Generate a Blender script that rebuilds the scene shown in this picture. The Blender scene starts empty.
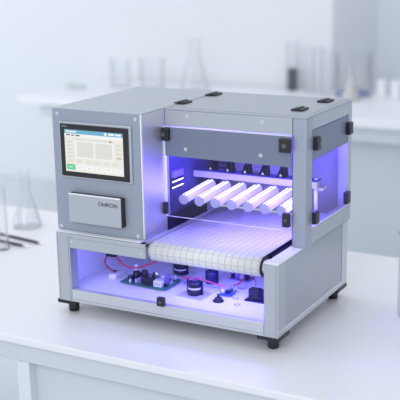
import bpy, bmesh, math, random
from mathutils import Vector, Matrix
random.seed(4)
PI = math.pi
S = bpy.context.scene
COL = S.collection

# ------------------------------------------------------------ camera
cam_d = bpy.data.cameras.new('camera')
cam = bpy.data.objects.new('camera', cam_d)
COL.objects.link(cam)
S.camera = cam
YAW, PITCH, ROLL, FPX = -0.5053, -0.2489, -0.0191, 1001.74
fw = Vector((math.sin(YAW)*math.cos(PITCH), math.cos(YAW)*math.cos(PITCH), math.sin(PITCH)))
rt = Vector((math.cos(YAW), -math.sin(YAW), 0))
up = rt.cross(fw)
r2 = rt*math.cos(ROLL) + up*math.sin(ROLL)
u2 = -rt*math.sin(ROLL) + up*math.cos(ROLL)
CAM = Vector((1.4261, -1.8462, 0.8252))
M = Matrix((r2, u2, -fw)).transposed().to_4x4()
M.translation = CAM
cam.matrix_world = M
cam_d.sensor_width = 36
cam_d.lens = FPX/400*36
cam_d.clip_end = 60
cam_d.dof.use_dof = True
cam_d.dof.focus_distance = (Vector((0.30, 0.09, 0.2)) - CAM).dot(fw)
cam_d.dof.aperture_fstop = 3.4

# ------------------------------------------------------------ world, lights, exposure
W = bpy.data.worlds.new('world')
S.world = W
W.use_nodes = True
bg = W.node_tree.nodes['Background']
bg.inputs[0].default_value = (0.90, 0.935, 1.0, 1)
bg.inputs[1].default_value = 0.87

def area(name, loc, target, size, energy, color, sizey=None):
    l = bpy.data.lights.new(name, 'AREA')
    l.energy = energy
    l.color = color
    l.size = size
    if sizey:
        l.shape = 'RECTANGLE'
        l.size_y = sizey
    o = bpy.data.objects.new(name, l)
    COL.objects.link(o)
    o.location = loc
    o.rotation_euler = (Vector(target) - Vector(loc)).to_track_quat('-Z', 'Y').to_euler()
    return o
area('ceiling_softbox', (-1.0, 0.5, 2.6), (0.2, 0.1, 0), 2.4, 18, (0.97, 0.98, 1.0))
area('window_light', (-4.2, 1.2, 1.0), (-2.4, 3.6, -0.1), 2.4, 25, (0.93, 0.97, 1.0))
area('front_fill_light', (0.6, -4.2, 2.4), (0.3, 0, 0.1), 2.6, 72, (0.96, 0.98, 1.0))  # added fill from behind the camera, lifts the machine front and table
S.cycles.transparent_max_bounces = 40
S.view_settings.view_transform = 'Standard'
S.view_settings.look = 'None'
S.view_settings.exposure = 0.0
S.view_settings.gamma = 1.0
S.view_settings.use_curve_mapping = False

# ------------------------------------------------------------ materials
def mat(name, col, rough=0.5, metal=0.0, noise=0.0, nscale=60, bump=0.0, emit=None, estr=0.0, spec=0.5, stretch=(1, 1, 1)):
    m = bpy.data.materials.new(name)
    m.use_nodes = True
    nt = m.node_tree
    b = nt.nodes['Principled BSDF']
    b.inputs['Roughness'].default_value = rough
    b.inputs['Metallic'].default_value = metal
    b.inputs['Specular IOR Level'].default_value = spec
    b.inputs['Base Color'].default_value = (*col, 1)
    if noise or bump:
        tc = nt.nodes.new('ShaderNodeTexCoord')
        mp = nt.nodes.new('ShaderNodeMapping')
        mp.inputs['Scale'].default_value = stretch
        nz = nt.nodes.new('ShaderNodeTexNoise')
        nz.inputs['Scale'].default_value = nscale
        nz.inputs['Detail'].default_value = 3
        nt.links.new(tc.outputs['Object'], mp.inputs[0])
        nt.links.new(mp.outputs[0], nz.inputs['Vector'])
        if noise:
            rp = nt.nodes.new('ShaderNodeValToRGB')
            rp.color_ramp.elements[0].color = (*[c*(1-noise) for c in col], 1)
            rp.color_ramp.elements[1].color = (*[min(1, c*(1+noise)) for c in col], 1)
            nt.links.new(nz.outputs['Fac'], rp.inputs[0])
            nt.links.new(rp.outputs[0], b.inputs['Base Color'])
        if bump:
            bp = nt.nodes.new('ShaderNodeBump')
            bp.inputs['Strength'].default_value = bump
            bp.inputs['Distance'].default_value = 0.001
            nt.links.new(nz.outputs['Fac'], bp.inputs['Height'])
            nt.links.new(bp.outputs[0], b.inputs['Normal'])
    if emit:
        b.inputs['Emission Color'].default_value = (*emit, 1)
        b.inputs['Emission Strength'].default_value = estr
    return m

def glass(name, tint=(0.97, 0.98, 1.0), fac=None, ior=1.45, rough=0.02):
    m = bpy.data.materials.new(name)
    m.use_nodes = True
    nt = m.node_tree
    for n in list(nt.nodes):
        nt.nodes.remove(n)
    out = nt.nodes.new('ShaderNodeOutputMaterial')
    t = nt.nodes.new('ShaderNodeBsdfTransparent')
    t.inputs[0].default_value = (*tint, 1)
    g = nt.nodes.new('ShaderNodeBsdfGlossy')
    g.inputs['Roughness'].default_value = rough
    mx = nt.nodes.new('ShaderNodeMixShader')
    if fac is None:
        lw = nt.nodes.new('ShaderNodeLayerWeight')
        lw.inputs[0].default_value = 0.5
        pw = nt.nodes.new('ShaderNodeMath'); pw.operation = 'POWER'; pw.inputs[1].default_value = 2.1
        sc = nt.nodes.new('ShaderNodeMath'); sc.operation = 'MULTIPLY_ADD'; sc.inputs[1].default_value = 0.85; sc.inputs[2].default_value = 0.02
        nt.links.new(lw.outputs['Facing'], pw.inputs[0]); nt.links.new(pw.outputs[0], sc.inputs[0])
        nt.links.new(sc.outputs[0], mx.inputs[0])
    else:
        mx.inputs[0].default_value = fac
    nt.links.new(t.outputs[0], mx.inputs[1])
    nt.links.new(g.outputs[0], mx.inputs[2])
    nt.links.new(mx.outputs[0], out.inputs[0])
    return m

def belt_mat():
    m = mat('belt_fabric', (0.78, 0.79, 0.81), 0.55)
    nt = m.node_tree
    b = nt.nodes['Principled BSDF']
    uv = nt.nodes.new('ShaderNodeUVMap')
    uv.uv_map = 'UVMap'
    sp = nt.nodes.new('ShaderNodeSeparateXYZ')
    nt.links.new(uv.outputs[0], sp.inputs[0])
    def line(sock, pitch, w):
        d = nt.nodes.new('ShaderNodeMath'); d.operation = 'DIVIDE'; d.inputs[1].default_value = pitch
        f = nt.nodes.new('ShaderNodeMath'); f.operation = 'FRACT'
        l = nt.nodes.new('ShaderNodeMath'); l.operation = 'LESS_THAN'; l.inputs[1].default_value = w
        nt.links.new(sock, d.inputs[0]); nt.links.new(d.outputs[0], f.inputs[0]); nt.links.new(f.outputs[0], l.inputs[0])
        return l.outputs[0]
    a = line(sp.outputs[0], 0.0160, 0.11)
    c = line(sp.outputs[1], 0.0190, 0.07)
    mxx = nt.nodes.new('ShaderNodeMath'); mxx.operation = 'MAXIMUM'
    nt.links.new(a, mxx.inputs[0]); nt.links.new(c, mxx.inputs[1])
    mc = nt.nodes.new('ShaderNodeMix'); mc.data_type = 'RGBA'
    mc.inputs[6].default_value = (0.70, 0.71, 0.73, 1)
    mc.inputs[7].default_value = (0.47, 0.48, 0.52, 1)
    nt.links.new(mxx.outputs[0], mc.inputs[0])
    nt.links.new(mc.outputs[2], b.inputs['Base Color'])
    return m

VIOB = (0.165, 0.15, 1.0)
VIO = (0.17, 0.115, 1.0)
alu = mat('brushed_aluminium', (0.44, 0.47, 0.52), 0.38, 0.45, 0.03, 30, 0.03, stretch=(1, 8, 8))
alu_l = mat('light_aluminium', (0.46, 0.49, 0.545), 0.36, 0.45, 0.02, 30)
alu_p = mat('post_aluminium', (0.37, 0.41, 0.49), 0.36, 0.45, 0.02, 30)
alu_b = mat('base_aluminium', (0.56, 0.59, 0.64), 0.36, 0.4, 0.02, 30)
ledge_m = mat('glow_lit_ledge', (0.80, 0.81, 0.84), 0.35, 0.05, 0.01, 30)  # chamber light falling on the ledge is put into this paler colour
alu_top = mat('satin_lid_sheet', (0.40, 0.43, 0.48), 0.42, 0.35, 0.015, 12)
alu_side = mat('satin_side_sheet', (0.40, 0.43, 0.49), 0.34, 0.45, 0.02, 14)
panel = mat('grey_powder_coat', (0.31, 0.35, 0.43), 0.45, 0.25, 0.02, 90)
band = mat('grey_printed_band', (0.175, 0.205, 0.29), 0.35, 0.1, 0.01, 50)
bright = mat('polished_highlight', (0.85, 0.87, 0.92), 0.25, 0.3, 0.01, 50)  # pale screws and trims; also paints highlights along metal edges
dark = mat('seam_dark', (0.09, 0.095, 0.11), 0.6, 0, 0.05, 80)
black = mat('black_plastic', (0.012, 0.012, 0.016), 0.38, 0, 0.1, 80)
navy = mat('dark_conveyor_rail', (0.012, 0.011, 0.03), 0.45, 0.2, 0.05, 60)
whitei = mat('white_enamel_interior', (0.80, 0.80, 0.84), 0.4, 0, 0.015, 40)
tray_m = mat('white_tray_coat', (0.84, 0.84, 0.87), 0.32, 0, 0.015, 25)
chrome = mat('chrome', (0.8, 0.81, 0.84), 0.2, 0.9, 0.01, 40)
belt_m = belt_mat()
liner_m = mat('glow_tint_liner', (0.060, 0.055, 0.15), 0.5, 0, 0.02, 30, spec=0.12)  # dark lining with the chamber's violet glow mixed into its colour
back_m = mat('chamber_back_sheet', (0.33, 0.33, 0.37), 0.4, 0.1, 0.02, 30)
bar_m = mat('lamp_bar_coat', (0.46, 0.45, 0.52), 0.4, 0.1, 0.02, 30)
brack_m = mat('bracket_black', (0.005, 0.005, 0.008), 0.6, 0, 0.1, 60, spec=0.2)
skin_m = mat('brushed_side_skin', (0.78, 0.78, 0.82), 0.36, 0.9, 0.03, 30, 0.05, stretch=(8, 8, 1))
acryl = glass('clear_acrylic', (0.975, 0.98, 1.0), 0.016)
acryl_edge = mat('acrylic_edge', (0.86, 0.88, 0.97), 0.3, 0, 0.02, 60)
labglass = glass('lab_glass', (0.988, 0.991, 0.994), None, 1.42)
backglass = glass('lab_glass_thick', (0.985, 0.988, 0.992), None, 1.45)
tube_m = mat('glowing_tube_glass', (0.30, 0.28, 0.5), 0.15, 0, 0.01, 40, emit=(0.46, 0.38, 1.0), estr=1.0)
led_m = mat('light_strip', (0.9, 0.9, 1.0), 0.3, 0, 0.01, 40, emit=(0.80, 0.72, 1.0), estr=3.8)
lens_m = mat('tube_end_lens', (0.45, 0.43, 0.72), 0.2, 0, 0.03, 90)
uv_m = mat('violet_led', (0.5, 0.4, 1.0), 0.4, 0, 0.01, 40, emit=VIOB, estr=34)
uvb_m = mat('violet_led_soft', (0.5, 0.4, 1.0), 0.4, 0, 0.01, 40, emit=VIOB, estr=22)
uvc_m = mat('violet_chamber_fill', (0.5, 0.4, 1.0), 0.4, 0, 0.01, 40, emit=VIO, estr=150)  # only for the fill strips added inside the chamber
red_w = mat('red_wire', (0.45, 0.015, 0.07), 0.4, 0, 0.05, 60)
pink_w = mat('pink_wire', (0.62, 0.10, 0.20), 0.4, 0, 0.05, 60)
pcb_m = mat('green_circuit_board', (0.02, 0.16, 0.15), 0.4, 0, 0.25, 140)
bpcb_m = mat('blue_circuit_board', (0.04, 0.10, 0.38), 0.4, 0, 0.25, 140)
white_p = mat('white_plastic', (0.78, 0.78, 0.78), 0.4, 0, 0.02, 60)
grey_p = mat('grey_component', (0.42, 0.42, 0.50), 0.4, 0, 0.05, 60)
purple_p = mat('purple_component', (0.22, 0.16, 0.45), 0.4, 0, 0.1, 60)
navy_p = mat('navy_component', (0.008, 0.008, 0.03), 0.35, 0, 0.1, 60)
bluec = mat('blue_capacitor', (0.012, 0.015, 0.09), 0.35, 0, 0.05, 60)
plate_m = mat('mounting_plate', (0.64, 0.65, 0.68), 0.35, 0.3, 0.02, 50)
# lab
table_m = mat('white_laminate', (0.76, 0.77, 0.81), 0.22, 0, 0.008, 8)
apron_m = mat('pale_grey_apron', (0.58, 0.62, 0.66), 0.5, 0, 0.01, 10)
leg_m = mat('pale_leg_paint', (0.68, 0.72, 0.76), 0.5, 0, 0.01, 10)
wall_m = mat('white_wall_paint', (0.77, 0.795, 0.83), 0.8, 0, 0.01, 3)
wallg_m = mat('grey_wall_paint', (0.84, 0.87, 0.92), 0.8, 0, 0.01, 3)
floor_m = mat('pale_vinyl_floor', (0.66, 0.70, 0.75), 0.45, 0, 0.01, 4)
bench_m = mat('bench_white', (0.84, 0.85, 0.89), 0.4, 0, 0.008, 5)
cab_m = mat('bench_cabinet_grey', (0.57, 0.62, 0.68), 0.6, 0, 0.01, 5)
bottle_m = mat('dark_grey_bottle', (0.10, 0.115, 0.16), 0.4, 0, 0.05, 20)
blue_liq = mat('blue_liquid', (0.22, 0.30, 0.66), 0.2, 0, 0.03, 20)
frost = mat('frosted_white', (0.88, 0.89, 0.92), 0.5, 0, 0.01, 20)
milky = glass('milky_glass', (0.985, 0.985, 0.99), 0.45, rough=0.6)
teal_m = mat('pale_teal_plastic', (0.62, 0.71, 0.71), 0.4, 0, 0.03, 20)
steel = mat('dark_steel', (0.10, 0.105, 0.13), 0.35, 0.4, 0.05, 60)
# screen
def scr(n, c, s=0.62):
    return mat('screen_'+n, [x*0.3 for x in c], 0.25, 0, 0.01, 50, emit=c, estr=s)
SC = dict(beige=scr('beige', (0.90, 0.86, 0.77)), blue=scr('blue', (0.16, 0.46, 0.64)), white=scr('white', (0.96, 0.96, 0.93)),
          grey=scr('grey', (0.74, 0.74, 0.70)), lite=scr('pale', (0.80, 0.79, 0.73)), green=scr('green', (0.12, 0.66, 0.34)),
          ink=scr('ink', (0.16, 0.16, 0.18)), red=scr('red', (0.62, 0.30, 0.24)))

# ------------------------------------------------------------ mesh helpers
class MB:
    def __init__(s):
        s.bm = bmesh.new(); s.mats = []
    def mi(s, m):
        if m not in s.mats: s.mats.append(m)
        return s.mats.index(m)
    def _fin(s, faces, m, smooth=False):
        i = s.mi(m)
        for f in faces:
            f.material_index = i; f.smooth = smooth
    def box(s, x0, x1, y0, y1, z0, z1, m, bev=0.0, seg=2, rot=None):
        g = bmesh.ops.create_cube(s.bm, size=1)
        vs = g['verts']
        bmesh.ops.scale(s.bm, vec=(x1-x0, y1-y0, z1-z0), verts=vs)
        if rot is not None:
            bmesh.ops.rotate(s.bm, cent=(0, 0, 0), matrix=Matrix.Rotation(rot, 3, 'Z'), verts=vs)
        bmesh.ops.translate(s.bm, vec=((x0+x1)/2, (y0+y1)/2, (z0+z1)/2), verts=vs)
        fs = {f for v in vs for f in v.link_faces}
        s._fin(fs, m)
        if bev > 0:
            es = list({e for v in vs for e in v.link_edges})
            r = bmesh.ops.bevel(s.bm, geom=es, offset=bev, segments=seg, affect='EDGES', profile=0.5)
            s._fin(r['faces'], m, True)
        return s
    def cyl(s, p0, p1, r, m, n=24, r1=None, smooth=True):
        p0, p1 = Vector(p0), Vector(p1)
        d = p1-p0
        q = d.to_track_quat('Z', 'Y').to_matrix().to_4x4()
        q.translation = (p0+p1)/2
        g = bmesh.ops.create_cone(s.bm, cap_ends=True, segments=n, radius1=r, radius2=r if r1 is None else r1, depth=d.length, matrix=q)
        fs = {f for v in g['verts'] for f in v.link_faces}
        s._fin(fs, m)
        for f in fs:
            if len(f.verts) == 4 and n > 4: f.smooth = smooth
        return s
    def lathe(s, c, prof, m, n=32, axis='Z', closed=False):
        c = Vector(c); rings = []
        for (r, z) in prof:
            ring = []
            for k in range(n):
                a = 2*PI*k/n
                if axis == 'Z': v = Vector((r*math.cos(a), r*math.sin(a), z))
                elif axis == 'X': v = Vector((z, r*math.cos(a), r*math.sin(a)))
                else: v = Vector((r*math.sin(a), z, r*math.cos(a)))
                ring.append(s.bm.verts.new(c+v))
            rings.append(ring)
        fs = []
        pairs = list(zip(rings[:-1], rings[1:]))
        if closed: pairs.append((rings[-1], rings[0]))
        for a, b in pairs:
            for k in range(n):
                fs.append(s.bm.faces.new((a[k], a[(k+1) % n], b[(k+1) % n], b[k])))
        if not closed:
            for ring in (rings[0], rings[-1]):
                fs.append(s.bm.faces.new(ring))
        s._fin(fs, m, True)
        bmesh.ops.recalc_face_normals(s.bm, faces=fs)
        return s
    def tube(s, pts, r, m, n=8, sub=6):
        P = [Vector(p) for p in pts]
        path = []
        for i in range(len(P)-1):
            a, b = P[max(i-1, 0)], P[i]
            c, d = P[i+1], P[min(i+2, len(P)-1)]
            for k in range(sub):
                t = k/sub
                path.append(0.5*((2*b) + (c-a)*t + (2*a-5*b+4*c-d)*t*t + (3*b-a-3*c+d)*t**3))
        path.append(P[-1])
        rings = []
        ref = Vector((0.13, 0.2, 1)).normalized()
        for i, p in enumerate(path):
            t = (path[min(i+1, len(path)-1)] - path[max(i-1, 0)]).normalized()
            a = t.cross(ref)
            if a.length < 1e-3: a = t.cross(Vector((1, 0, 0)))
            a.normalize(); b = t.cross(a)
            rings.append([s.bm.verts.new(p + r*(a*math.cos(2*PI*k/n) + b*math.sin(2*PI*k/n))) for k in range(n)])
        fs = []
        for a, b in zip(rings[:-1], rings[1:]):
            for k in range(n):
                fs.append(s.bm.faces.new((a[k], a[(k+1) % n], b[(k+1) % n], b[k])))
        fs.append(s.bm.faces.new(rings[0])); fs.append(s.bm.faces.new(rings[-1]))
        s._fin(fs, m, True)
        bmesh.ops.recalc_face_normals(s.bm, faces=fs)
        return s
    def prism(s, poly, z0, z1, m, axis='Z'):
        def P(a, b, h):
            return (a, b, h) if axis == 'Z' else ((a, h, b) if axis == 'Y' else (h, a, b))
        lo = [s.bm.verts.new(P(a, b, z0)) for a, b in poly]
        hi = [s.bm.verts.new(P(a, b, z1)) for a, b in poly]
        n = len(poly)
        fs = [s.bm.faces.new(lo), s.bm.faces.new(hi)]
        for k in range(n):
            fs.append(s.bm.faces.new((lo[k], lo[(k+1) % n], hi[(k+1) % n], hi[k])))
        s._fin(fs, m)
        bmesh.ops.recalc_face_normals(s.bm, faces=fs)
        return s
    def build(s, name, parent=None, origin=None):
        me = bpy.data.meshes.new(name)
        base = Vector((0, 0, 0))
        if parent is not None:
            base = wloc(parent)
        org = Vector(origin) if origin is not None else base
        bmesh.ops.translate(s.bm, vec=-org, verts=s.bm.verts)
        s.bm.to_mesh(me); s.bm.free()
        for m in s.mats: me.materials.append(m)
        o = bpy.data.objects.new(name, me)
        COL.objects.link(o)
        o.location = org-base
        if parent is not None: o.parent = parent
        return o
def wloc(o):
    v = Vector(o.location)
    while o.parent:
        o = o.parent; v += Vector(o.location)
    return v
def tag(o, label, cat, group=None, kind=None):
    o['label'] = label; o['category'] = cat
    if group: o['group'] = group
    if kind: o['kind'] = kind
    return o
def thing(name, label, cat, loc=(0, 0, 0), group=None):
    o = bpy.data.objects.new(name, None)
    o.empty_display_size = 0.02
    COL.objects.link(o)
    o.location = loc
    return tag(o, label, cat, group)
def struct(mb, name, origin=None):
    o = mb.build(name, None, origin); o['kind'] = 'structure'
    return o
def dup(root, loc, label=None, group=None):
    r = root.copy(); COL.objects.link(r); r.location = loc
    if label: r['label'] = label
    if group: r['group'] = group
    for ch in list(root.children):
        c = ch.copy(); COL.objects.link(c); c.parent = r
        for g in list(ch.children):
            d = g.copy(); COL.objects.link(d); d.parent = c
    return r
def lettering(text, name, size, width, centre, mat_, parent, sx=1.0, bold=0.0):
    cu = bpy.data.curves.new(name, 'FONT')
    cu.body = text; cu.size = size; cu.align_x = 'CENTER'; cu.align_y = 'CENTER'
    cu.extrude = 0.0003; cu.offset = bold
    t = bpy.data.objects.new('tmp', cu); COL.objects.link(t)
    bpy.context.view_layer.update()
    me = bpy.data.meshes.new_from_object(t.evaluated_get(bpy.context.evaluated_depsgraph_get()))
    bpy.data.objects.remove(t)
    xs = [v.co.x for v in me.vertices]; ys = [v.co.y for v in me.vertices]
    cx, cy = (min(xs)+max(xs))/2, (min(ys)+max(ys))/2
    k = width/(max(xs)-min(xs)); kh = size/(max(ys)-min(ys))
    for v in me.vertices:
        v.co = Vector(((v.co.x-cx)*k, v.co.z*-1, (v.co.y-cy)*kh))
    me.materials.clear(); me.materials.append(mat_)
    o = bpy.data.objects.new(name, me); COL.objects.link(o)
    o.parent = parent; o.location = Vector(centre) - wloc(parent)
    return o

# ------------------------------------------------------------ room
ZT = -0.036           # bench top height
ZF = ZT-0.75
b = MB(); b.box(-6, 5, -2.5, 5.2, ZF-0.05, ZF, floor_m); struct(b, 'floor')
b = MB(); b.box(-6, -0.775, 3.80, 3.90, ZF, 2.6, wall_m); struct(b, 'wall_back')
b = MB(); b.box(-0.815, 5, 4.6, 4.7, ZF, 2.6, wallg_m); struct(b, "wall_rear")
b = MB(); b.box(-0.815, -0.775, 3.9001, 4.6, ZF, 2.6, wall_m); struct(b, 'wall_return')
b = MB(); b.box(-6, -2.0, 3.785, 3.80, ZF, ZF+0.08, wall_m); struct(b, 'baseboard_back')

# far bench along the back wall
t = thing('lab_bench', 'long white laboratory bench in the blurred background carrying glassware', 'bench', (-0.9, 3.3, ZF))
b = MB(); b.box(-2.45, 1.6, 2.90, 3.78, ZT-0.045, ZT, bench_m, 0.006); b.build('bench_top', t)
b = MB(); b.box(-2.30, 1.55, 3.06, 3.74, ZF, ZT-0.045, cab_m); b.build('bench_cabinet', t)
b = MB(); b.box(-2.34, 1.55, 2.98, 3.06, ZT-0.13, ZT-0.045, leg_m); b.build('bench_apron', t)

# front table
TY0, TY1 = -0.174, 0.775
t = thing('lab_table', 'white laminate work table in the foreground under the machine', 'table', (0.3, 0.3, ZF))
b = MB(); b.box(-1.3, 1.6, TY0, TY1, ZT-0.018, ZT, table_m, 0.003); b.build('table_top', t)
b = MB(); b.box(-1.28, 1.58, TY0+0.012, TY0+0.035, ZT-0.064, ZT-0.018, apron_m, 0.002); b.build('apron', t)
for x0, x1, y0, y1 in ((0.0, 0.036, TY0+0.01, TY0+0.05), (-1.27, -1.23, TY0+0.02, TY0+0.06), (1.53, 1.57, TY0+0.02, TY0+0.06), (-1.27, -1.23, 0.70, 0.74), (1.53, 1.57, 0.70, 0.74)):
    z1 = ZT-0.064 if x0 == 0.0 else ZT-0.0645
    b = MB(); b.box(x0, x1, y0, y1, ZF, z1, leg_m, 0.003); b.build('leg', t)
b = MB(); b.box(0.036, 1.53, TY0+0.036, TY0+0.05, ZF+0.05, ZT-0.018, cab_m); b.build('modesty_panel', t)

# ------------------------------------------------------------ the machine
H, h = 0.463, 0.1685
X0, X1, DB = 0.0094, 0.5909, 0.4153
CX, CY0, CD = 0.2458, 0.0222, 0.4048
SY = 0.1237
mach = thing('uv_curing_machine', 'silver benchtop conveyor machine with touchscreen and glowing violet chamber', 'machine', (0.3, 0.2, ZT))
def part(mb, name, parent=None, label=None):
    o = mb.build(name, parent or mach)
    if label: o['label'] = label
    return o
# feet
for fx, fy in ((0.030, 0.030), (0.566, 0.030), (0.030, 0.385), (0.566, 0.385)):
    b = MB(); b.lathe((fx, fy, ZT), [(0.011, 0), (0.013, 0.003), (0.013, 0.024), (0.010, 0.026)], black)
    f = part(b, 'foot')
    b = MB(); sx = 1 if fx > .3 else -1
    b.box(fx-0.028, fx+0.026, fy-0.028 if fy < .2 else fy-0.03, fy+0.03, -0.011, -0.001, black, 0.002)
    part(b, 'foot_plate', f)
# base shell
b = MB()
b.box(X0+0.001, X1-0.001, 0.001, DB-0.001, -0.001, 0.010, alu_b)
part(b, 'base_plate')
b = MB(); b.box(X0+0.005, 0.556, 0.016, DB-0.012, 0.010, 0.022, tray_m); part(b, 'tray_floor', label='white lit floor of the lower bay')
b = MB()
b.box(X0, 0.0480, 0, 0.030, 0.0, h, alu_l, 0.0015)
b.box(0.0440, 0.0446, -0.0003, 0.001, 0.002, h-0.002, dark)
b.box(X0+0.004, X0+0.0045, -0.0003, 0.001, 0.002, h-0.002, dark)
part(b, 'corner_post')
b = MB()
b.box(0.5566, X1, 0, 0.040, 0.0, h-0.004, alu_l, 0.0015)
b.box(0.5855, 0.5861, -0.0003, 0.001, 0.002, h-0.006, dark)
part(b, 'corner_post')
b = MB(); b.box(X1-0.03, X1, DB-0.035, DB, 0.0, h-0.004, alu_b, 0.0015); part(b, 'corner_post')
b = MB(); b.box(X0, X0+0.03, DB-0.035, DB, 0.0, h, alu_b, 0.0015); part(b, 'corner_post')
b = MB()
b.box(0.0485, 0.2595, 0, 0.018, 0.1335, h, alu_l, 0.0012)
b.box(0.0485, 0.2593, -0.0002, 0.001, 0.1585, 0.1590, dark)
part(b, 'front_rail')
b = MB(); b.box(0.0485, 0.556, 0, 0.015, 0.0, 0.030, alu_b, 0.0012)
b.box(0.0485, 0.556, -0.0002, 0.001, 0.0055, 0.0061, dark)
part(b, 'front_rail')
b = MB()
b.box(X0+0.002, 0.2595, 0.001, DB-0.036, h-0.008, h, alu_b, 0.001)
part(b, 'deck_plate')
b = MB(); b.box(X0, X0+0.005, 0.030, DB-0.035, 0.0, h-0.008, whitei); part(b, 'side_panel')
b = MB(); b.box(X0+0.03, X1-0.03, DB-0.008, DB, 0.0, h-0.008, whitei); part(b, 'rear_panel')
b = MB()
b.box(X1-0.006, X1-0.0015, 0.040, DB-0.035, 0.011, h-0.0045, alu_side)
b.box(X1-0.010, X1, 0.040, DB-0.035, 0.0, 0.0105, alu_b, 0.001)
b.box(X1-0.003, X1+0.0004, 0.0005, DB-0.0005, 0.0108, 0.0124, bright)  # edge highlight painted as a thin pale strip
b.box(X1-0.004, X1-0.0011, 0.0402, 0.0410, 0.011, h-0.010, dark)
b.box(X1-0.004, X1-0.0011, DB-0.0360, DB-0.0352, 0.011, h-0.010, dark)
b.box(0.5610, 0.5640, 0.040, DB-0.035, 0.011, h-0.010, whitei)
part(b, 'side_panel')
b = MB(); b.box(0.5610, X1+0.0005, 0.0245, DB, h-0.0038, h, ledge_m, 0.001)
b.box(0.5566, X1+0.0005, -0.0005, 0.0250, h-0.0038, h, ledge_m, 0.001); part(b, 'side_ledge')
# LED strips of the lower bay (behind the front rail, below the deck, below the belt)
b = MB(); b.box(0.06, 0.245, 0.0185, 0.0235, 0.150, 0.158, uv_m); part(b, 'light_strip', label='violet light strip behind the front rail')
b = MB(); b.box(0.285, 0.540, 0.085, 0.120, 0.1175, 0.1195, uvb_m); part(b, 'light_strip', label='violet light strip below the belt')
# screws of the base
def screw(x, y, z, r=0.0034, axis='Y', parent=None):
    b = MB()
    if axis == 'Y':
        b.cyl((x, y, z), (x, y-0.0016, z), r, bright, 16); b.cyl((x, y-0.0016, z), (x, y-0.0019, z), r*0.45, dark, 6)
    else:
        b.cyl((x, y, z), (x+0.0016, y, z), r, bright, 16); b.cyl((x+0.0016, y, z), (x+0.0019, y, z), r*0.45, dark, 6)
    return part(b, 'screw', parent)
for x, z in ((0.055, 0.150), (0.250, 0.146), (0.055, 0.015), (0.548, 0.015)):
    screw(x, 0.0, z, 0.0026)
# latch block on lower rail
def clip(cx, cy, cz, w, hgt, axis='Y', th=0.011):
    b = MB()
    if axis == 'Y':
        b.box(cx-w/2, cx+w/2, cy-th, cy, cz-hgt/2, cz+hgt/2, black, 0.0018)
        b.cyl((cx, cy-th+0.0005, cz), (cx, cy-th-0.0012, cz), w*0.2, dark, 16)
        b.box(cx-w*0.46, cx-w*0.40, cy-th-0.0004, cy-th+0.001, cz-hgt*.4, cz+hgt*.4, dark)
    else:
        b.box(cx, cx+th, cy-w/2, cy+w/2, cz-hgt/2, cz+hgt/2, black, 0.0018)
        b.cyl((cx+th-0.0005, cy, cz), (cx+th+0.0012, cy, cz), w*0.2, dark, 16)
    return part(b, 'clip')
clip(0.302, 0.0, 0.0405, 0.018, 0.021, th=0.012)
# control cabinet
b = MB()
b.box(0.0, CX, CY0+0.003, CD, h+0.0025, H+0.0015, alu, 0.002)
b.box(0.0045, CX-0.0005, CY0+0.0010, CD-0.003, h, h+0.0018, alu_b)
b.box(0.0045, CX-0.0005, CY0+0.0030, CD-0.003, h+0.0018, h+0.0026, alu)
body = part(b, 'control_cabinet')
b = MB(); b.box(0.0006, CX-0.0045, CY0, CY0+0.0035, h+0.0026, H+0.0005, panel, 0.0012); front = part(b, 'front_plate', body)
b = MB(); b.box(CX-0.0040, CX-0.0005, CY0+0.0003, CY0+0.004, h+0.004, H-0.0015, bright, 0.0010); part(b, 'edge_trim', body)
b = MB(); b.box(CX-0.001, CX+0.0003, CY0+0.0042, SY-0.0005, h+0.005, H-0.002, skin_m); part(b, 'side_skin', body)
b = MB(); b.box(0.0010, CX-0.0004, 0.0030, CY0+0.0009, h+0.0003, h+0.0024, bright, 0.0006); part(b, 'lower_trim', body)
for x, z in ((0.0158, 0.4513), (0.2310, 0.4512), (0.0080+0.004, 0.1790), (0.2285, 0.1795)):
    screw(x, CY0, z, 0.0036, parent=body)
# touchscreen
b = MB()
b.box(0.0215, 0.2205, CY0-0.0045, CY0+0.0005, 0.3015, 0.4350, alu_l, 0.002)
ts = part(b, 'touchscreen')
b = MB(); b.box(0.0255, 0.2145, CY0-0.0065, CY0-0.0040, 0.3055, 0.4298, black, 0.0012); part(b, 'bezel', ts)
b = MB()
sx0, sx1, sz0, sz1 = 0.0385, 0.2000, 0.3177, 0.4173
lay = [0]
def ui(u0, u1, v0, v1, m, lv=1):
    y = CY0-0.0066-0.00012*lv
    b.box(sx0+(sx1-sx0)*u0, sx0+(sx1-sx0)*u1, y, CY0-0.0060, sz1-(sz1-sz0)*v1, sz1-(sz1-sz0)*v0, SC[m])
ui(0, 1, 0, 1, 'beige', 0)
ui(0, 1, 0, 0.095, 'blue')
ui(0.03, 0.06, 0.02, 0.07, 'white', 2); ui(0.07, 0.21, 0.03, 0.065, 'white', 2)
ui(0.69, 0.73, 0.02, 0.075, 'white', 2); ui(0.76, 0.86, 0.025, 0.07, 'white', 2); ui(0.88, 0.97, 0.025, 0.07, 'white', 2)
ui(0, 1, 0.095, 0.165, 'white')
for u0, u1 in ((0.03, 0.10), (0.12, 0.17), (0.19, 0.27)): ui(u0, u1, 0.115, 0.145, 'ink', 2)
ui(0.16, 0.86, 0.19, 0.245, 'lite'); ui(0.19, 0.32, 0.205, 0.23, 'grey', 2); ui(0.77, 0.81, 0.205, 0.23, 'ink', 2)
for k in range(5):
    v = 0.26+0.088*k
    ui(0.03, 0.145, v, v+0.062, 'lite'); ui(0.045, 0.12, v+0.02, v+0.04, 'grey', 2)
ui(0.18, 0.84, 0.25, 0.665, 'white')
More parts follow.
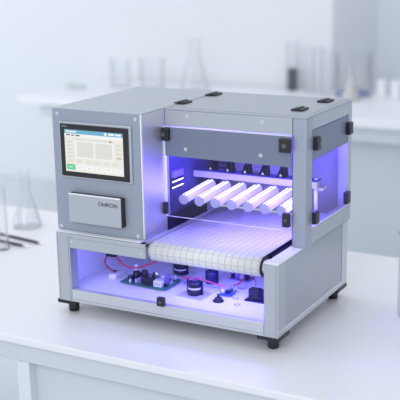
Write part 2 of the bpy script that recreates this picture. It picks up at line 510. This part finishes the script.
for u0 in (0.205, 0.525):
    ui(u0, u0+0.295, 0.275, 0.64, 'lite', 2)
    for i in range(7):
        ui(u0+0.02, u0+0.275, 0.295+0.048*i, 0.298+0.048*i+0.006, 'grey', 3)
    for i in range(6):
        ui(u0+0.03+0.046*i, u0+0.036+0.046*i, 0.29, 0.625, 'grey', 3)
for k in range(4):
    v = 0.25+0.1*k
    ui(0.875, 0.975, v, v+0.07, 'lite'); ui(0.89, 0.96, v+0.025, v+0.045, 'red' if k == 3 else 'grey', 2)
for k in range(6):
    u = 0.04+0.155*k
    ui(u, u+0.10, 0.70, 0.78, 'lite'); ui(u+0.02, u+0.06, 0.73, 0.755, 'grey', 2)
    u = 0.02+0.163*k
    ui(u, u+0.145, 0.825, 0.955, 'green' if k == 0 else 'white'); ui(u+0.04, u+0.10, 0.88, 0.90, 'white' if k == 0 else 'grey', 2)
part(b, 'display', ts)
lettering('OMRON', 'bezel_lettering', 0.0030, 0.017, (0.0385, CY0-0.0066, 0.4240), grey_p, ts)
# logo cover
b = MB(); b.box(0.0470, 0.1965, CY0-0.0135, CY0-0.0001, 0.1970, 0.2674, black, 0.003)
mod = part(b, 'cover_box')
b = MB(); b.box(0.0466, 0.1932, CY0-0.0160, CY0-0.0130, 0.1967, 0.2677, alu_l, 0.002)
part(b, 'cover_plate', mod)
b = MB(); b.box(0.0472, 0.1926, CY0-0.0162, CY0-0.0135, 0.2640, 0.2674, bright, 0.001); part(b, 'plate_edge', mod)
def stroke_word(word, name, size, width, centre, m, parent, wt=0.15):
    arc = [(0.5+0.5*math.cos(2*PI*k/24), 0.5+0.5*math.sin(2*PI*k/24)) for k in range(25)]
    bow = [(0.0, 1.0), (0.6, 1.0)] + [(0.6+0.36*math.sin(PI*k/8), 0.74+0.26*math.cos(PI*k/8)) for k in range(1, 8)] + [(0.6, 0.48), (0.0, 0.48)]
    L = {'O': (1.15, [arc]), 'M': (1.10, [[(0, 0), (0, 1)], [(0, 1), (0.5, 0.12)], [(0.5, 0.12), (1, 1)], [(1, 1), (1, 0)]]),
         'R': (0.85, [[(0, 0), (0, 1)], bow, [(0.55, 0.48), (1, 0)]]), 'N': (0.95, [[(0, 0), (0, 1)], [(0, 1), (1, 0)], [(1, 0), (1, 1)]])}
    gap = 0.34
    tot = sum(L[c][0] for c in word)+gap*(len(word)-1)
    kx = width/tot; b = MB(); x = 0.0
    for c in word:
        w, paths = L[c]
        for p in paths:
            q = [Vector((centre[0]-width/2+(x+u*w)*kx, 0, centre[2]-size/2+v*size)) for u, v in p]
            for a, d in zip(q[:-1], q[1:]):
                t = (d-a).normalized()*(size*wt/2); n = Vector((-t.z, 0, t.x))
                a2, d2 = a-t*0.6, d+t*0.6
                b.prism([((a2+n).x, (a2+n).z), ((d2+n).x, (d2+n).z), ((d2-n).x, (d2-n).z), ((a2-n).x, (a2-n).z)], centre[1]-0.0003, centre[1]+0.0002, m, 'Y')
        x += w+gap
    return part(b, name, parent)
stroke_word('OMRON', 'lettering', 0.0082, 0.0510, (0.1578, CY0-0.0161, 0.2487), black, mod)
# chamber frame
b = MB()
b.box(CX+0.0003, 0.5683, SY, SY+0.016, 0.4212, H-0.0035, alu_l, 0.0012)
part(b, 'top_rail')
b = MB(); b.box(0.5685, 0.6010, SY, SY+0.036, h, H-0.0035, alu_p, 0.002)
b.box(0.5683, 0.5689, SY-0.0002, SY+0.002, h+0.002, H-0.006, dark)
part(b, 'corner_post')
b = MB(); b.box(0.575, 0.6010, 0.382, CD, h, H-0.0035, alu_l, 0.002); part(b, 'corner_post')
b = MB(); b.box(0.585, 0.6008, SY+0.036, 0.382, 0.430, H-0.0035, alu_l, 0.001); part(b, 'side_rail')
b = MB(); b.box(0.585, 0.6008, SY+0.036, 0.382, h, 0.208, alu_l, 0.001)
b.box(0.590, 0.6011, SY+0.0365, 0.3815, h+0.0005, h+0.0012, dark)
part(b, 'side_rail')
b = MB(); b.box(CX+0.0003, 0.575, CD-0.008, CD, h, H-0.0035, back_m); part(b, 'chamber_back', label='violet-lit rear wall of the chamber')
b = MB()
b.box(CX+0.0003, 0.6015, SY-0.0005, CD, H-0.0033, H, alu_top, 0.0008)
lid = part(b, 'lid')
b = MB()
b.box(0.2535, 0.2545, SY+0.004, CD-0.002, H-0.0004, H+0.0003, dark)
b.box(0.5905, 0.5913, SY+0.012, CD-0.004, H-0.0004, H+0.0003, dark)
b.box(0.2545, 0.5905, SY+0.0115, SY+0.0122, H-0.0004, H+0.0003, dark)
part(b, 'seam', lid)
for hx, hy in ((0.2515, 0.204), (0.2580, 0.346), (0.5475, 0.213), (0.5545, 0.349)):
    b = MB()
    b.box(hx-0.014, hx+0.014, hy-0.020, hy+0.020, H+0.0003, H+0.0045, black, 0.001)
    b.box(hx-0.004, hx+0.004, hy-0.018, hy+0.018, H+0.0040, H+0.0068, black, 0.001)
    for k in (-1, 1):
        b.cyl((hx+0.009*k, hy, H+0.0040), (hx+0.009*k, hy, H+0.0052), 0.003, steel, 12)
    part(b, 'hinge')
# front window
b = MB(); b.box(CX+0.0012, 0.5675, SY-0.0050, SY-0.0012, 0.2070, 0.4205, acryl); fwn = part(b, 'front_window')
b = MB()
b.box(CX+0.0004, CX+0.0040, SY-0.0056, SY-0.0006, 0.2065, 0.4212, acryl_edge)
b.box(CX+0.0040, 0.5683, SY-0.0056, SY-0.0006, 0.4198, 0.4212, acryl_edge)
b.box(CX+0.0040, 0.5683, SY-0.0056, SY-0.0012, 0.2064, 0.2069, acryl_edge)
part(b, 'window_edge', fwn)
b = MB(); b.box(CX+0.0045, 0.5682, SY-0.0062, SY-0.0051, 0.3520, 0.4202, band); part(b, 'grey_band', fwn)
for x, z in ((0.3066, 0.4467), (0.4958, 0.4466)): screw(x, SY, z, 0.0038)
for x, z in ((0.3047, 0.3715), (0.4955, 0.3730)): screw(x, SY-0.0062, z, 0.0038)
clip(0.2515, SY-0.0062, 0.4040, 0.026, 0.030)
clip(0.2425, SY-0.0062, 0.2275, 0.026, 0.028)
clip(0.5560, SY-0.0062, 0.4005, 0.028, 0.030)
clip(0.5595, SY-0.0062, 0.2335, 0.017, 0.032)
# side window
b = MB(); b.box(0.5970, 0.6000, SY+0.0365, 0.3815, 0.2085, 0.4298, acryl); swn = part(b, 'side_window')
b = MB(); b.box(0.6001, 0.6010, SY+0.0366, 0.3814, 0.3630, 0.4298, band); part(b, 'grey_band', swn)
b = MB(); b.box(0.6011, 0.6015, SY+0.0365, 0.3815, 0.4284, 0.4298, dark); part(b, 'window_seal', swn)
b = MB()
b.box(0.6000, 0.6012, SY+0.0365, 0.3815, 0.2085, 0.2097, acryl_edge); part(b, 'window_edge', swn)
clip(0.6010, 0.1735, 0.3985, 0.022, 0.029, 'X')
clip(0.6010, 0.1680, 0.2310, 0.022, 0.029, 'X')
clip(0.6010, 0.3740, 0.3990, 0.024, 0.029, 'X')
clip(0.6010, 0.3650, 0.2320, 0.024, 0.029, 'X')
screw(0.6008, 0.355, 0.440, 0.003, 'X')
# conveyor
RY, RZ, RR = 0.0250, 0.1492, 0.0225
RB = 0.365
def belt(x0, x1):
    b = MB(); bm = b.bm; uvl = bm.loops.layers.uv.new('UVMap')
    prof = []; n = 16
    for k in range(n+1):
        a = -PI/2 - PI*k/n
        prof.append((RY+RR*math.cos(a), RZ+RR*math.sin(a)))
    for k in range(n+1):
        a = PI/2 - PI*k/n
        prof.append((RB+RR*math.cos(a), RZ+RR*math.sin(a)))
    L = [0]
    for i in range(len(prof)):
        p, q = prof[i], prof[(i+1) % len(prof)]
        L.append(L[-1]+math.hypot(p[0]-q[0], p[1]-q[1]))
    A = [bm.verts.new((x0, *p)) for p in prof]; B = [bm.verts.new((x1, *p)) for p in prof]
    i0 = b.mi(belt_m); i1 = b.mi(navy)
    fs = []
    for i in range(len(prof)):
        j = (i+1) % len(prof)
        f = bm.faces.new((A[i], B[i], B[j], A[j])); f.smooth = True; f.material_index = i0
        for lp, (u, v) in zip(f.loops, ((0, L[i]), (x1-x0, L[i]), (x1-x0, L[i+1]), (0, L[i+1]))):
            lp[uvl].uv = (u, v+0.004)
        fs.append(f)
    for ring in (A, B):
        f = bm.faces.new(ring); f.material_index = i1; fs.append(f)
    bmesh.ops.recalc_face_normals(bm, faces=fs)
    return b
BX0, BX1 = 0.2685, 0.5455
part(belt(BX0, BX1), 'conveyor_belt', label='white grid-patterned conveyor belt')
b = MB(); b.lathe((BX0-0.0032, RY, RZ), [(0.010, -0.004), (0.017, -0.0038), (0.0205, 0.0030), (0.010, 0.0031)], plate_m, 32, 'X'); part(b, 'roller_end')
b = MB(); b.lathe((BX1+0.0001, RY, RZ), [(0.012, 0), (0.0232, 0.0002), (0.0232, 0.0022), (0.012, 0.0024)], black, 32, 'X')
b.lathe((BX1+0.0024, RY, RZ), [(0.006, 0), (0.015, 0.0002), (0.014, 0.006), (0.006, 0.0062)], white_p, 24, 'X')
part(b, 'roller_end')
for x0 in (BX0-0.0032, BX1+0.0028):
    b = MB(); b.box(x0, x0+0.003, 0.056, 0.385, 0.128, 0.1640, navy); part(b, 'conveyor_rail')
b = MB(); b.box(CX+0.0004, CX+0.0024, SY+0.002, 0.32, h+0.001, 0.2050, navy); part(b, 'chamber_skirt')
# tubes
TB = 0.0
def make_tube(x):
    y0, y1, z0, z1, r = 0.156, 0.285, 0.2395, 0.2525, 0.0112
    d = Vector((0, y1-y0, z1-z0)).normalized()
    p0 = Vector((x, y0, z0)); p1 = Vector((x+0.009, y1, z1))
    b = MB(); b.cyl(p0+d*0.004, p1, r, tube_m, 28)
    tb = part(b, 'lamp_tube')
    b = MB(); b.cyl(p0, p0+d*0.0045, r*1.06, lens_m, 28); b.cyl(p0-d*0.0006, p0+d*0.001, r*0.72, grey_p, 24)
    part(b, 'end_lens', tb)
    b = MB()
    n = d.cross(Vector((1, 0, 0))).normalized()
    if n.z < 0: n = -n
    for off in (-0.0062, 0.0045):
        for k in range(18):
            q = p0 + (p1-p0)*(0.05+0.053*k)
            rr = math.sqrt(r*r-off*off)
            c = q+Vector((off, 0, 0))+n*(rr-0.0004)
            b.cyl(c-d*0.0036, c+d*0.0036, 0.0010, led_m, 8)
    part(b, 'led_row', tb)
for k in range(7):
    make_tube(0.2725+0.0426*k)
# light bar with brackets
b = MB(); b.box(0.2490, 0.5750, 0.250, 0.266, 0.2745, 0.2915, bar_m, 0.0012)
b.box(0.2490, 0.5750, 0.247, 0.280, 0.2915, 0.2930, liner_m)
bar = part(b, 'tube_bar')
for k in range(6):
    x = 0.2965+0.0466*k
    b = MB()
    b.prism([(x-0.0110, 0.2932), (x-0.0072, 0.2932), (x+0.0020, 0.316), (x+0.0050, 0.316), (x+0.0075, 0.2932), (x+0.0112, 0.2932), (x+0.0082, 0.322), (x+0.0075, 0.356), (x+0.0010, 0.356), (x+0.0000, 0.322)], 0.254, 0.272, brack_m, 'Y')
    b.prism([(x-0.0072, 0.2932), (x+0.0075, 0.2932), (x+0.0050, 0.314), (x+0.0022, 0.314)], 0.260, 0.268, brack_m, 'Y')
    b.cyl((x, 0.2539, 0.298), (x, 0.2515, 0.298), 0.0030, chrome, 14)
    part(b, 'bracket', bar)
b = MB()
for k in range(6):
    b.box(0.3115, 0.3275, 0.272, 0.282, 0.2960+0.010*k, 0.3010+0.010*k, navy_p)
b.box(0.3115, 0.3275, 0.282, 0.285, 0.2932, 0.356, purple_p)
part(b, 'heat_sink')
# added violet fill strip hidden behind the band, and left wall lamps
b = MB(); b.box(0.262, 0.560, SY+0.003, SY+0.010, 0.378, 0.388, uvc_m); part(b, 'light_strip', label='added violet fill strip behind the grey band')
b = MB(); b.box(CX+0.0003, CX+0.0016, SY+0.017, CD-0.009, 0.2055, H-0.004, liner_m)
b.box(CX+0.002, 0.598, SY+0.017, CD-0.009, 0.449, 0.4555, liner_m); part(b, 'glow_tint_liner')
b = MB(); b.box(CX+0.0016, 0.2570, 0.145, 0.190, 0.2930, 0.3080, purple_p, 0.001)
lw = part(b, 'wall_lamp_housing')
for z in (0.2690, 0.2830):
    b = MB()
    for k in range(8):
        b.cyl((0.2530, 0.142+0.0064*k, z), (0.2530, 0.1465+0.0064*k, z), 0.0013, led_m, 8)
    b.box(CX+0.0016, 0.2522, 0.140, 0.195, z-0.0035, z+0.0025, liner_m)
    part(b, 'led_row', lw)
b = MB(); b.box(0.5650, 0.5680, 0.172, 0.184, 0.2150, 0.3450, uvc_m); part(b, 'light_strip', label='added upright violet fill strip behind the right corner post')  # added fill, throws violet onto the cabinet side
# right-hand sensor seen through the side window
b = MB(); b.box(0.560, 0.580, 0.255, 0.300, h+0.0005, 0.205, grey_p, 0.001)
b.cyl((0.566, 0.267, 0.205), (0.566, 0.267, 0.295), 0.0045, white_p, 14)
b.box(0.561, 0.585, 0.262, 0.290, 0.268, 0.276, grey_p, 0.001)
part(b, 'sensor_post')

# ------------------------------------------------------------ electronics on the tray
TZ = 0.0221
# terminal block
t = thing('terminal_block', 'white terminal block on the tray left of the green circuit board', 'connector', (0.083, 0.148, TZ))
b = MB(); b.box(0.0720, 0.0940, 0.1215, 0.1745, TZ, TZ+0.014, white_p, 0.002); b.build('housing', t)
b = MB()
for k in range(5): b.cyl((0.088, 0.128+0.010*k, TZ+0.0135), (0.088, 0.128+0.010*k, TZ+0.0152), 0.003, grey_p, 12)
b.build('screw_row', t)
b = MB(); b.box(0.0745, 0.0830, 0.138, 0.152, TZ+0.0132, TZ+0.0150, black); b.build('socket', t)
t = thing('cable_gland', 'dark cable gland hanging under the silver front rail with red wires', 'connector', (0.1, 0.10, 0.16))
b = MB(); b.box(0.090, 0.111, 0.094, 0.106, 0.0975, 0.1603, navy_p, 0.002); b.build('gland_body', t)
b = MB(); b.box(0.0870, 0.1140, 0.091, 0.109, 0.0925, 0.0974, black, 0.001); b.build('flange', t)
def wire(name, pts, m, label, r=0.0017):
    b = MB(); b.tube(pts, r, m)
    return tag(b.build(name, None, pts[0]), label, 'wire')
wire('red_wire', [(0.0905, 0.10, 0.0915), (0.082, 0.100, 0.084), (0.0765, 0.105, 0.066), (0.079, 0.125, 0.046), (0.0790, 0.1440, 0.0388)], red_w, 'short red wire looping down from the gland to the white terminal block', 0.0019)
wire('red_wire', [(0.1105, 0.10, 0.0915), (0.1215, 0.1, 0.083), (0.1344, 0.1, 0.0735), (0.1544, 0.1, 0.0687), (0.1804, 0.1, 0.0749), (0.209, 0.1, 0.0865), (0.228, 0.11, 0.096)], red_w, 'long red wire swooping over the green circuit board behind', 0.0019)
# green circuit board
t = thing('circuit_board', 'green circuit board crowded with components on the lit tray', 'circuit board', (0.185, 0.135, TZ))
b = MB(); b.prism([(0.118, 0.103), (0.250, 0.099), (0.250, 0.180), (0.118, 0.178)], TZ+0.004, TZ+0.0065, pcb_m); b.build('board', t)
for x, y in ((0.124, 0.109), (0.244, 0.105), (0.244, 0.174), (0.124, 0.172)):
    b = MB(); b.cyl((x, y, TZ), (x, y, TZ+0.0039), 0.003, chrome, 10); b.build('standoff', t)
PZ = TZ+0.0066
b = MB(); b.box(0.1815, 0.2125, 0.104, 0.119, PZ, PZ+0.017, black, 0.001)
for k in range(3): b.box(0.183+0.0098*k, 0.190+0.0098*k, 0.1035, 0.1045, PZ+0.004, PZ+0.013, navy_p)
b.build('black_connector', t)
b = MB(); b.box(0.214, 0.236, 0.104, 0.118, PZ, PZ+0.015, white_p, 0.001)
for k in range(3): b.box(0.2165+0.006*k, 0.2205+0.006*k, 0.1035, 0.1045, PZ+0.004, PZ+0.012, grey_p)
b.build('white_connector', t)
for x, y, r, hh, m in ((0.133, 0.158, 0.0055, 0.030, white_p), (0.150, 0.130, 0.0085, 0.022, navy_p), (0.168, 0.140, 0.0075, 0.024, navy_p), (0.140, 0.118, 0.006, 0.014, bluec), (0.192, 0.158, 0.0055, 0.018, chrome), (0.226, 0.152, 0.006, 0.016, purple_p)):
    b = MB(); b.lathe((x, y, PZ), [(r*0.95, 0), (r, 0.001), (r, hh-0.001), (r*0.85, hh)], m, 18); b.build('capacitor', t)
for x, y, w, d, hh, m in ((0.190, 0.132, 0.020, 0.012, 0.008, grey_p), (0.212, 0.134, 0.014, 0.016, 0.011, white_p), (0.232, 0.132, 0.012, 0.010, 0.012, purple_p), (0.240, 0.118, 0.008, 0.008, 0.008, navy_p), (0.210, 0.160, 0.014, 0.010, 0.010, white_p), (0.160, 0.162, 0.016, 0.010, 0.010, grey_p), (0.168, 0.118, 0.010, 0.012, 0.012, purple_p)):
    b = MB(); b.box(x-w/2, x+w/2, y-d/2, y+d/2, PZ, PZ+hh, m, 0.0008)
    b.box(x-w/4, x+w/4, y-d/4, y+d/4, PZ+hh-0.0002, PZ+hh+0.0006, chrome)
    b.build('chip', t)
rr = random.Random(9)
spots = [(0.126, 0.142), (0.128, 0.128), (0.160, 0.112), (0.168, 0.160), (0.176, 0.170), (0.200, 0.172), (0.214, 0.150), (0.224, 0.166), (0.236, 0.160), (0.240, 0.146), (0.222, 0.142), (0.203, 0.146), (0.196, 0.124), (0.208, 0.124), (0.222, 0.124), (0.236, 0.172), (0.150, 0.172), (0.136, 0.172), (0.146, 0.108), (0.246, 0.130), (0.178, 0.150), (0.184, 0.166)]
for i, (x, y) in enumerate(spots):
    w, d, hh = rr.uniform(0.003, 0.006), rr.uniform(0.003, 0.006), rr.uniform(0.004, 0.013)
    b = MB(); b.box(x-w/2, x+w/2, y-d/2, y+d/2, PZ, PZ+hh, (white_p, chrome, grey_p, white_p, navy_p, bluec)[i % 6], 0.0004); b.build('chip', t)
# coil on plate
def coil(name, label, x, y, z, r, hh, plate, n):
    t = thing(name, label, 'inductor', (x, y, z))
    zz = z
    if plate:
        b = MB(); b.prism(plate, z, z+0.0022, plate_m); b.build('mounting_plate', t); zz = z+0.0023
    b = MB(); b.lathe((x, y, zz), [(r*0.55, 0.001), (r, 0.0), (r*1.04, hh*0.16), (r*1.0, hh*0.42), (r*0.55, hh*0.42)], navy_p, 32, closed=True); b.build('winding', t)
    b = MB(); b.lathe((x, y, zz+hh*0.425), [(r*0.62, 0), (r*0.97, 0.0), (r*0.97, hh*0.13), (r*0.62, hh*0.13)], white_p, 32, closed=True); b.build('white_ring', t)
    b = MB(); b.lathe((x, y, zz+hh*0.56), [(r*0.62, 0), (r*0.98, 0.0), (r*1.0, hh*0.34), (r*0.62, hh*0.38)], navy_p, 32, closed=True); b.build('upper_ring', t)
    for k in (-1, 1):
        b = MB(); b.box(x+k*r*1.12-0.0016, x+k*r*1.12+0.0016, y-0.003, y+0.003, zz, zz+hh*1.02, navy_p, 0.0006); b.build('clamp_arm', t)
    return t
coil('coil', 'black ring coil with white band on a square plate at the tray front', 0.3240, 0.1130, TZ, 0.0172, 0.034,
     [(0.287, 0.085), (0.3578, 0.0785), (0.3585, 0.136), (0.294, 0.142)], 0)
coil('coil', 'dark ring coil partly tucked under the belt roller behind the circuit board', 0.2170, 0.2330, TZ, 0.0175, 0.026,
     [(0.192, 0.206), (0.250, 0.204), (0.250, 0.260), (0.194, 0.262)], 0)
# big capacitor
b = MB(); b.lathe((0.3180, 0.2100, TZ), [(0.0155, 0), (0.0165, 0.0015), (0.0165, 0.029), (0.0150, 0.0305), (0.0105, 0.0305), (0.010, 0.0295)], bluec, 32)
tag(b.build('capacitor', None, (0.318, 0.21, TZ)), 'plain dark blue drum capacitor standing behind the front coil', 'capacitor')
# push button with post
t = thing('push_button', 'small black knob with silver post in front of the blue board', 'button', (0.394, 0.098, TZ))
b = MB(); b.lathe((0.394, 0.098, TZ), [(0.013, 0), (0.0135, 0.002), (0.010, 0.004), (0.008, 0.009), (0.004, 0.0095)], black, 24); b.build('base', t)
b = MB(); b.lathe((0.394, 0.098, TZ+0.0096), [(0.003, 0), (0.003, 0.010), (0.0052, 0.0105), (0.0052, 0.014), (0.003, 0.0145)], chrome, 16); b.build('post', t)
# blue board
t = thing('circuit_board', 'small blue circuit board between black knob and glass dome', 'circuit board', (0.3905, 0.150, TZ))
b = MB(); b.box(0.374, 0.408, 0.131, 0.170, TZ+0.003, TZ+0.005, bpcb_m, rot=0.15); b.build('board', t)
for x, y in ((0.379, 0.138), (0.402, 0.138), (0.379, 0.163), (0.402, 0.163)):
    b = MB(); b.cyl((x, y, TZ), (x, y, TZ+0.0029), 0.0025, chrome, 10); b.build('standoff', t)
for x, y, w, hh, m in ((0.384, 0.143, 0.008, 0.009, white_p), (0.396, 0.146, 0.010, 0.007, bluec), (0.389, 0.160, 0.012, 0.012, grey_p), (0.402, 0.158, 0.006, 0.014, chrome)):
    b = MB(); b.box(x-w/2, x+w/2, y-w/2, y+w/2, TZ+0.0051, TZ+0.0051+hh, m, 0.0006); b.build('chip', t)
# connector cluster board
t = thing('connector_board', 'purple connector board at the back of the tray where wires meet', 'circuit board', (0.373, 0.262, TZ))
b = MB(); b.box(0.345, 0.400, 0.248, 0.284, TZ, TZ+0.003, purple_p); b.build('board', t)
for k, (x, hh, m) in enumerate(((0.352, 0.010, bluec), (0.364, 0.013, purple_p), (0.376, 0.011, grey_p), (0.388, 0.014, bluec))):
    b = MB(); b.box(x-0.005, x+0.005, 0.254, 0.272, TZ+0.0031, TZ+0.003+hh, m, 0.001); b.build('connector', t)
# wires
wire('pink_wire', [(0.2475, 0.184, 0.0318), (0.270, 0.175, 0.0365), (0.2956, 0.170, 0.0416), (0.318, 0.170, 0.0405), (0.3368, 0.170, 0.0372), (0.375, 0.172, 0.0320), (0.397, 0.187, 0.036), (0.396, 0.225, 0.036), (0.386, 0.2525, 0.0335)], pink_w, 'long pink-red wire arching from the green board to the purple connector board', 0.0022)
wire('pink_wire', [(0.300, 0.285, 0.030), (0.320, 0.276, 0.036), (0.338, 0.268, 0.034), (0.3465, 0.264, 0.0315)], pink_w, 'short pink wire leading left from the purple connector board', 0.0018)
wire('red_wire', [(0.393, 0.262, 0.033), (0.410, 0.250, 0.036), (0.430, 0.225, 0.034), (0.446, 0.188, 0.040)], red_w, 'thin red wire from the connector board to the black relay', 0.0012)
wire('violet_wire', [(0.246, 0.172, 0.035), (0.268, 0.160, 0.030), (0.292, 0.158, 0.028), (0.300, 0.168, 0.030)], purple_p, 'short purple wire lying behind the front coil', 0.0018)
# glass dome
b = MB(); b.lathe((0.404, 0.205, TZ), [(0.011, 0), (0.0125, 0.001), (0.0125, 0.006), (0.011, 0.010), (0.007, 0.0135), (0.002, 0.015)], labglass, 28)
tag(b.build('glass_dome', None, (0.404, 0.205, TZ)), 'small clear glass dome on the tray in front of the connector board', 'glass dome')
# ring terminals
def ring(x, y, label):
    b = MB(); pts = []
    n = 20
    b.lathe((x, y, TZ+0.0012), [(0.0048, 0), (0.006, -0.0010), (0.0072, 0), (0.006, 0.0010)], chrome, 24, closed=True)
    return tag(b.build('ring_terminal', None, (x, y, TZ)), label, 'ring terminal')
ring(0.4235, 0.130, 'rear of two small metal ring terminals beside the black relay')
ring(0.4455, 0.094, 'front of two small metal ring terminals near the tray edge')
# relay
t = thing('relay', 'black boxy relay with silver heat sink on the right of the tray', 'relay', (0.47, 0.150, TZ))
b = MB(); b.box(0.447, 0.497, 0.126, 0.170, TZ, TZ+0.0035, navy_p, 0.0008); b.build('base_plate', t)
b = MB(); b.box(0.455, 0.482, 0.132, 0.152, TZ+0.0036, TZ+0.0285, black, 0.0012)
b.box(0.458, 0.479, 0.1315, 0.133, TZ+0.016, TZ+0.0255, navy_p); b.build('housing', t)
b = MB()
for k in range(4): b.box(0.484+0.0034*k, 0.4855+0.0034*k, 0.132, 0.162, TZ+0.0036, TZ+0.026, bluec)
b.box(0.484, 0.4957, 0.158, 0.162, TZ+0.0036, TZ+0.026, bluec); b.build('heat_sink', t)

# ------------------------------------------------------------ items on the front table
def vessel(prof_out, th):
    inner = [(max(r-th, 0.0005), z) for r, z in reversed(prof_out)]
    inner[-1] = (inner[-1][0], prof_out[0][1]+th)
    return prof_out+inner
FX, FY = -0.552, 0.588
t = thing('erlenmeyer_flask', 'clear conical flask standing on the table left of the machine', 'flask', (FX, FY, ZT))
po = [(0.001, 0.0), (0.040, 0.0), (0.0445, 0.002), (0.047, 0.007), (0.0445, 0.016), (0.0185, 0.108), (0.0155, 0.120), (0.0150, 0.176), (0.0180, 0.181), (0.0183, 0.184)]
b = MB(); b.lathe((FX, FY, ZT), vessel(po, 0.0018), labglass, 40); b.build('glass_body', t)
b = MB(); b.lathe((FX, FY, ZT), [(0.001, 0.0022), (0.040, 0.0024), (0.0438, 0.007), (0.0420, 0.016), (0.0345, 0.042), (0.001, 0.042)], glass('water', (0.985, 0.988, 0.992), 0.05), 40); b.build('water', t)
GX, GY = -0.4735, 0.357
t = thing('measuring_cylinder', 'tall clear glass cylinder cut off by the left edge of the photo', 'cylinder', (GX, GY, ZT))
po = [(0.001, 0.0), (0.030, 0.0), (0.031, 0.003), (0.0275, 0.006), (0.0265, 0.012), (0.0265, 0.194), (0.0290, 0.199), (0.0290, 0.201)]
b = MB(); b.lathe((GX, GY, ZT), vessel(po, 0.0018), labglass, 36); b.build('glass_body', t)
def rod(y0, y1, x0, x1, label, tip):
    t = thing('pen', label, 'pen', (x1-0.1, y1, ZT), 'dark pens beside the cylinder')
    d = (Vector((x1, y1, 0))-Vector((x0, y0, 0))).normalized()
    p0 = Vector((x0, y0, ZT+0.0046)); p1 = Vector((x1, y1, ZT+0.0046))
    b = MB(); b.cyl(p0, p1, 0.0045, steel, 16); b.build('barrel', t)
    b = MB(); b.cyl(p1+d*0.0002, p1+d*tip, 0.0042, chrome, 16, r1=0.0012); b.build('tip', t)
rod(0.474, 0.4452, -0.5800, -0.402, 'dark pen with silver tip nearer the flask, rear of two', 0.030)
rod(0.420, 0.4000, -0.5700, -0.424, 'dark pen with silver tip nearer the table front, front of two', 0.026)
t = thing('beaker', 'tall clear glass beaker cut off by the right edge of the photo', 'beaker', (0.800, 0.358, ZT))
po = [(0.001, 0.0), (0.052, 0.0), (0.056, 0.003), (0.057, 0.010), (0.057, 0.198), (0.060, 0.203), (0.0605, 0.206)]
b = MB(); b.lathe((0.800, 0.358, ZT), vessel(po, 0.0024), labglass, 44); b.build('glass_body', t)

# ------------------------------------------------------------ glassware on the far bench
def lab(name, label, cat, x, y, po, th=0.003, m=None, group=None, extra=None):
    t = thing(name, label, cat, (x, y, ZT), group)
    b = MB(); b.lathe((x, y, ZT), vessel(po, th), m or backglass, 32); b.build('glass_body', t)
    if extra:
        for nm, prof, mm in extra:
            b = MB(); b.lathe((x, y, ZT), prof, mm, 28); b.build(nm, t)
    return t
def cylp(r, hh): return [(0.001, 0), (r*0.95, 0), (r, 0.004), (r, hh-0.006), (r*1.06, hh-0.002), (r*1.06, hh)]
def flaskp(r, hh, rn): return [(0.001, 0), (r*0.92, 0), (r, 0.008), (r*0.94, 0.02), (rn*1.2, hh*0.62), (rn, hh*0.68), (rn, hh*0.96), (rn*1.2, hh)]
lab('petri_dish', 'low pale teal dish at the left end of the far bench', 'dish', -2.31, 3.31, [(0.001, 0), (0.062, 0), (0.064, 0.003), (0.064, 0.018), (0.066, 0.020)], 0.004, teal_m)
lab('beaker', 'blurred beaker second from the left on the far bench, above the control cabinet', 'beaker', -2.08, 3.48, cylp(0.062, 0.185))
lab('beaker', 'wider blurred beaker on the far bench directly left of the big flask', 'beaker', -1.845, 3.48, cylp(0.078, 0.19))
lab('flask', 'large blurred conical flask on the far bench behind the machine lid', 'flask', -1.55, 3.50, flaskp(0.09, 0.31, 0.034))
lab('graduated_cylinder', 'clear cylinder holding dark grey liquid on the far bench', 'cylinder', -1.005, 3.73, cylp(0.036, 0.29), extra=[('dark_liquid', [(0.001, 0.004), (0.0325, 0.005), (0.0325, 0.130), (0.001, 0.1305)], bottle_m)])
for i, (x, y, hh, lb) in enumerate(((-0.865, 3.66, 0.26, 'clear cylinder on the far bench just right of the dark liquid one'), (-0.800, 3.63, 0.28, 'clear cylinder on the far bench, middle of three beside the big beaker'), (-0.733, 3.60, 0.27, 'clear cylinder on the far bench immediately left of the big beaker'))):
    lab('graduated_cylinder', lb, 'cylinder', x, y, cylp(0.026, hh), group='clear cylinders on the far bench')
lab('beaker', 'big clear beaker with blue liquid at its bottom on the far bench', 'beaker', -0.588, 3.655, cylp(0.108, 0.255), 0.004, extra=[('blue_liquid', [(0.001, 0.005), (0.1025, 0.006), (0.1025, 0.026), (0.001, 0.027)], blue_liq)])
lab('flask', 'small frosted white conical flask standing in front of the big beaker', 'flask', -0.535, 3.47, flaskp(0.058, 0.19, 0.012), 0.003, milky)
J0 = lab('jar', 'small white jar on the far bench nearest the big beaker', 'jar', -0.405, 3.62, cylp(0.030, 0.10), 0.003, frost, 'small white jars on the far bench')
for x, y, lb in ((-0.320, 3.62, 'small white jar on the far bench, second from the big beaker'), (-0.235, 3.60, 'small white jar on the far bench, third from the big beaker')):
    dup(J0, (x, y, ZT), lb)
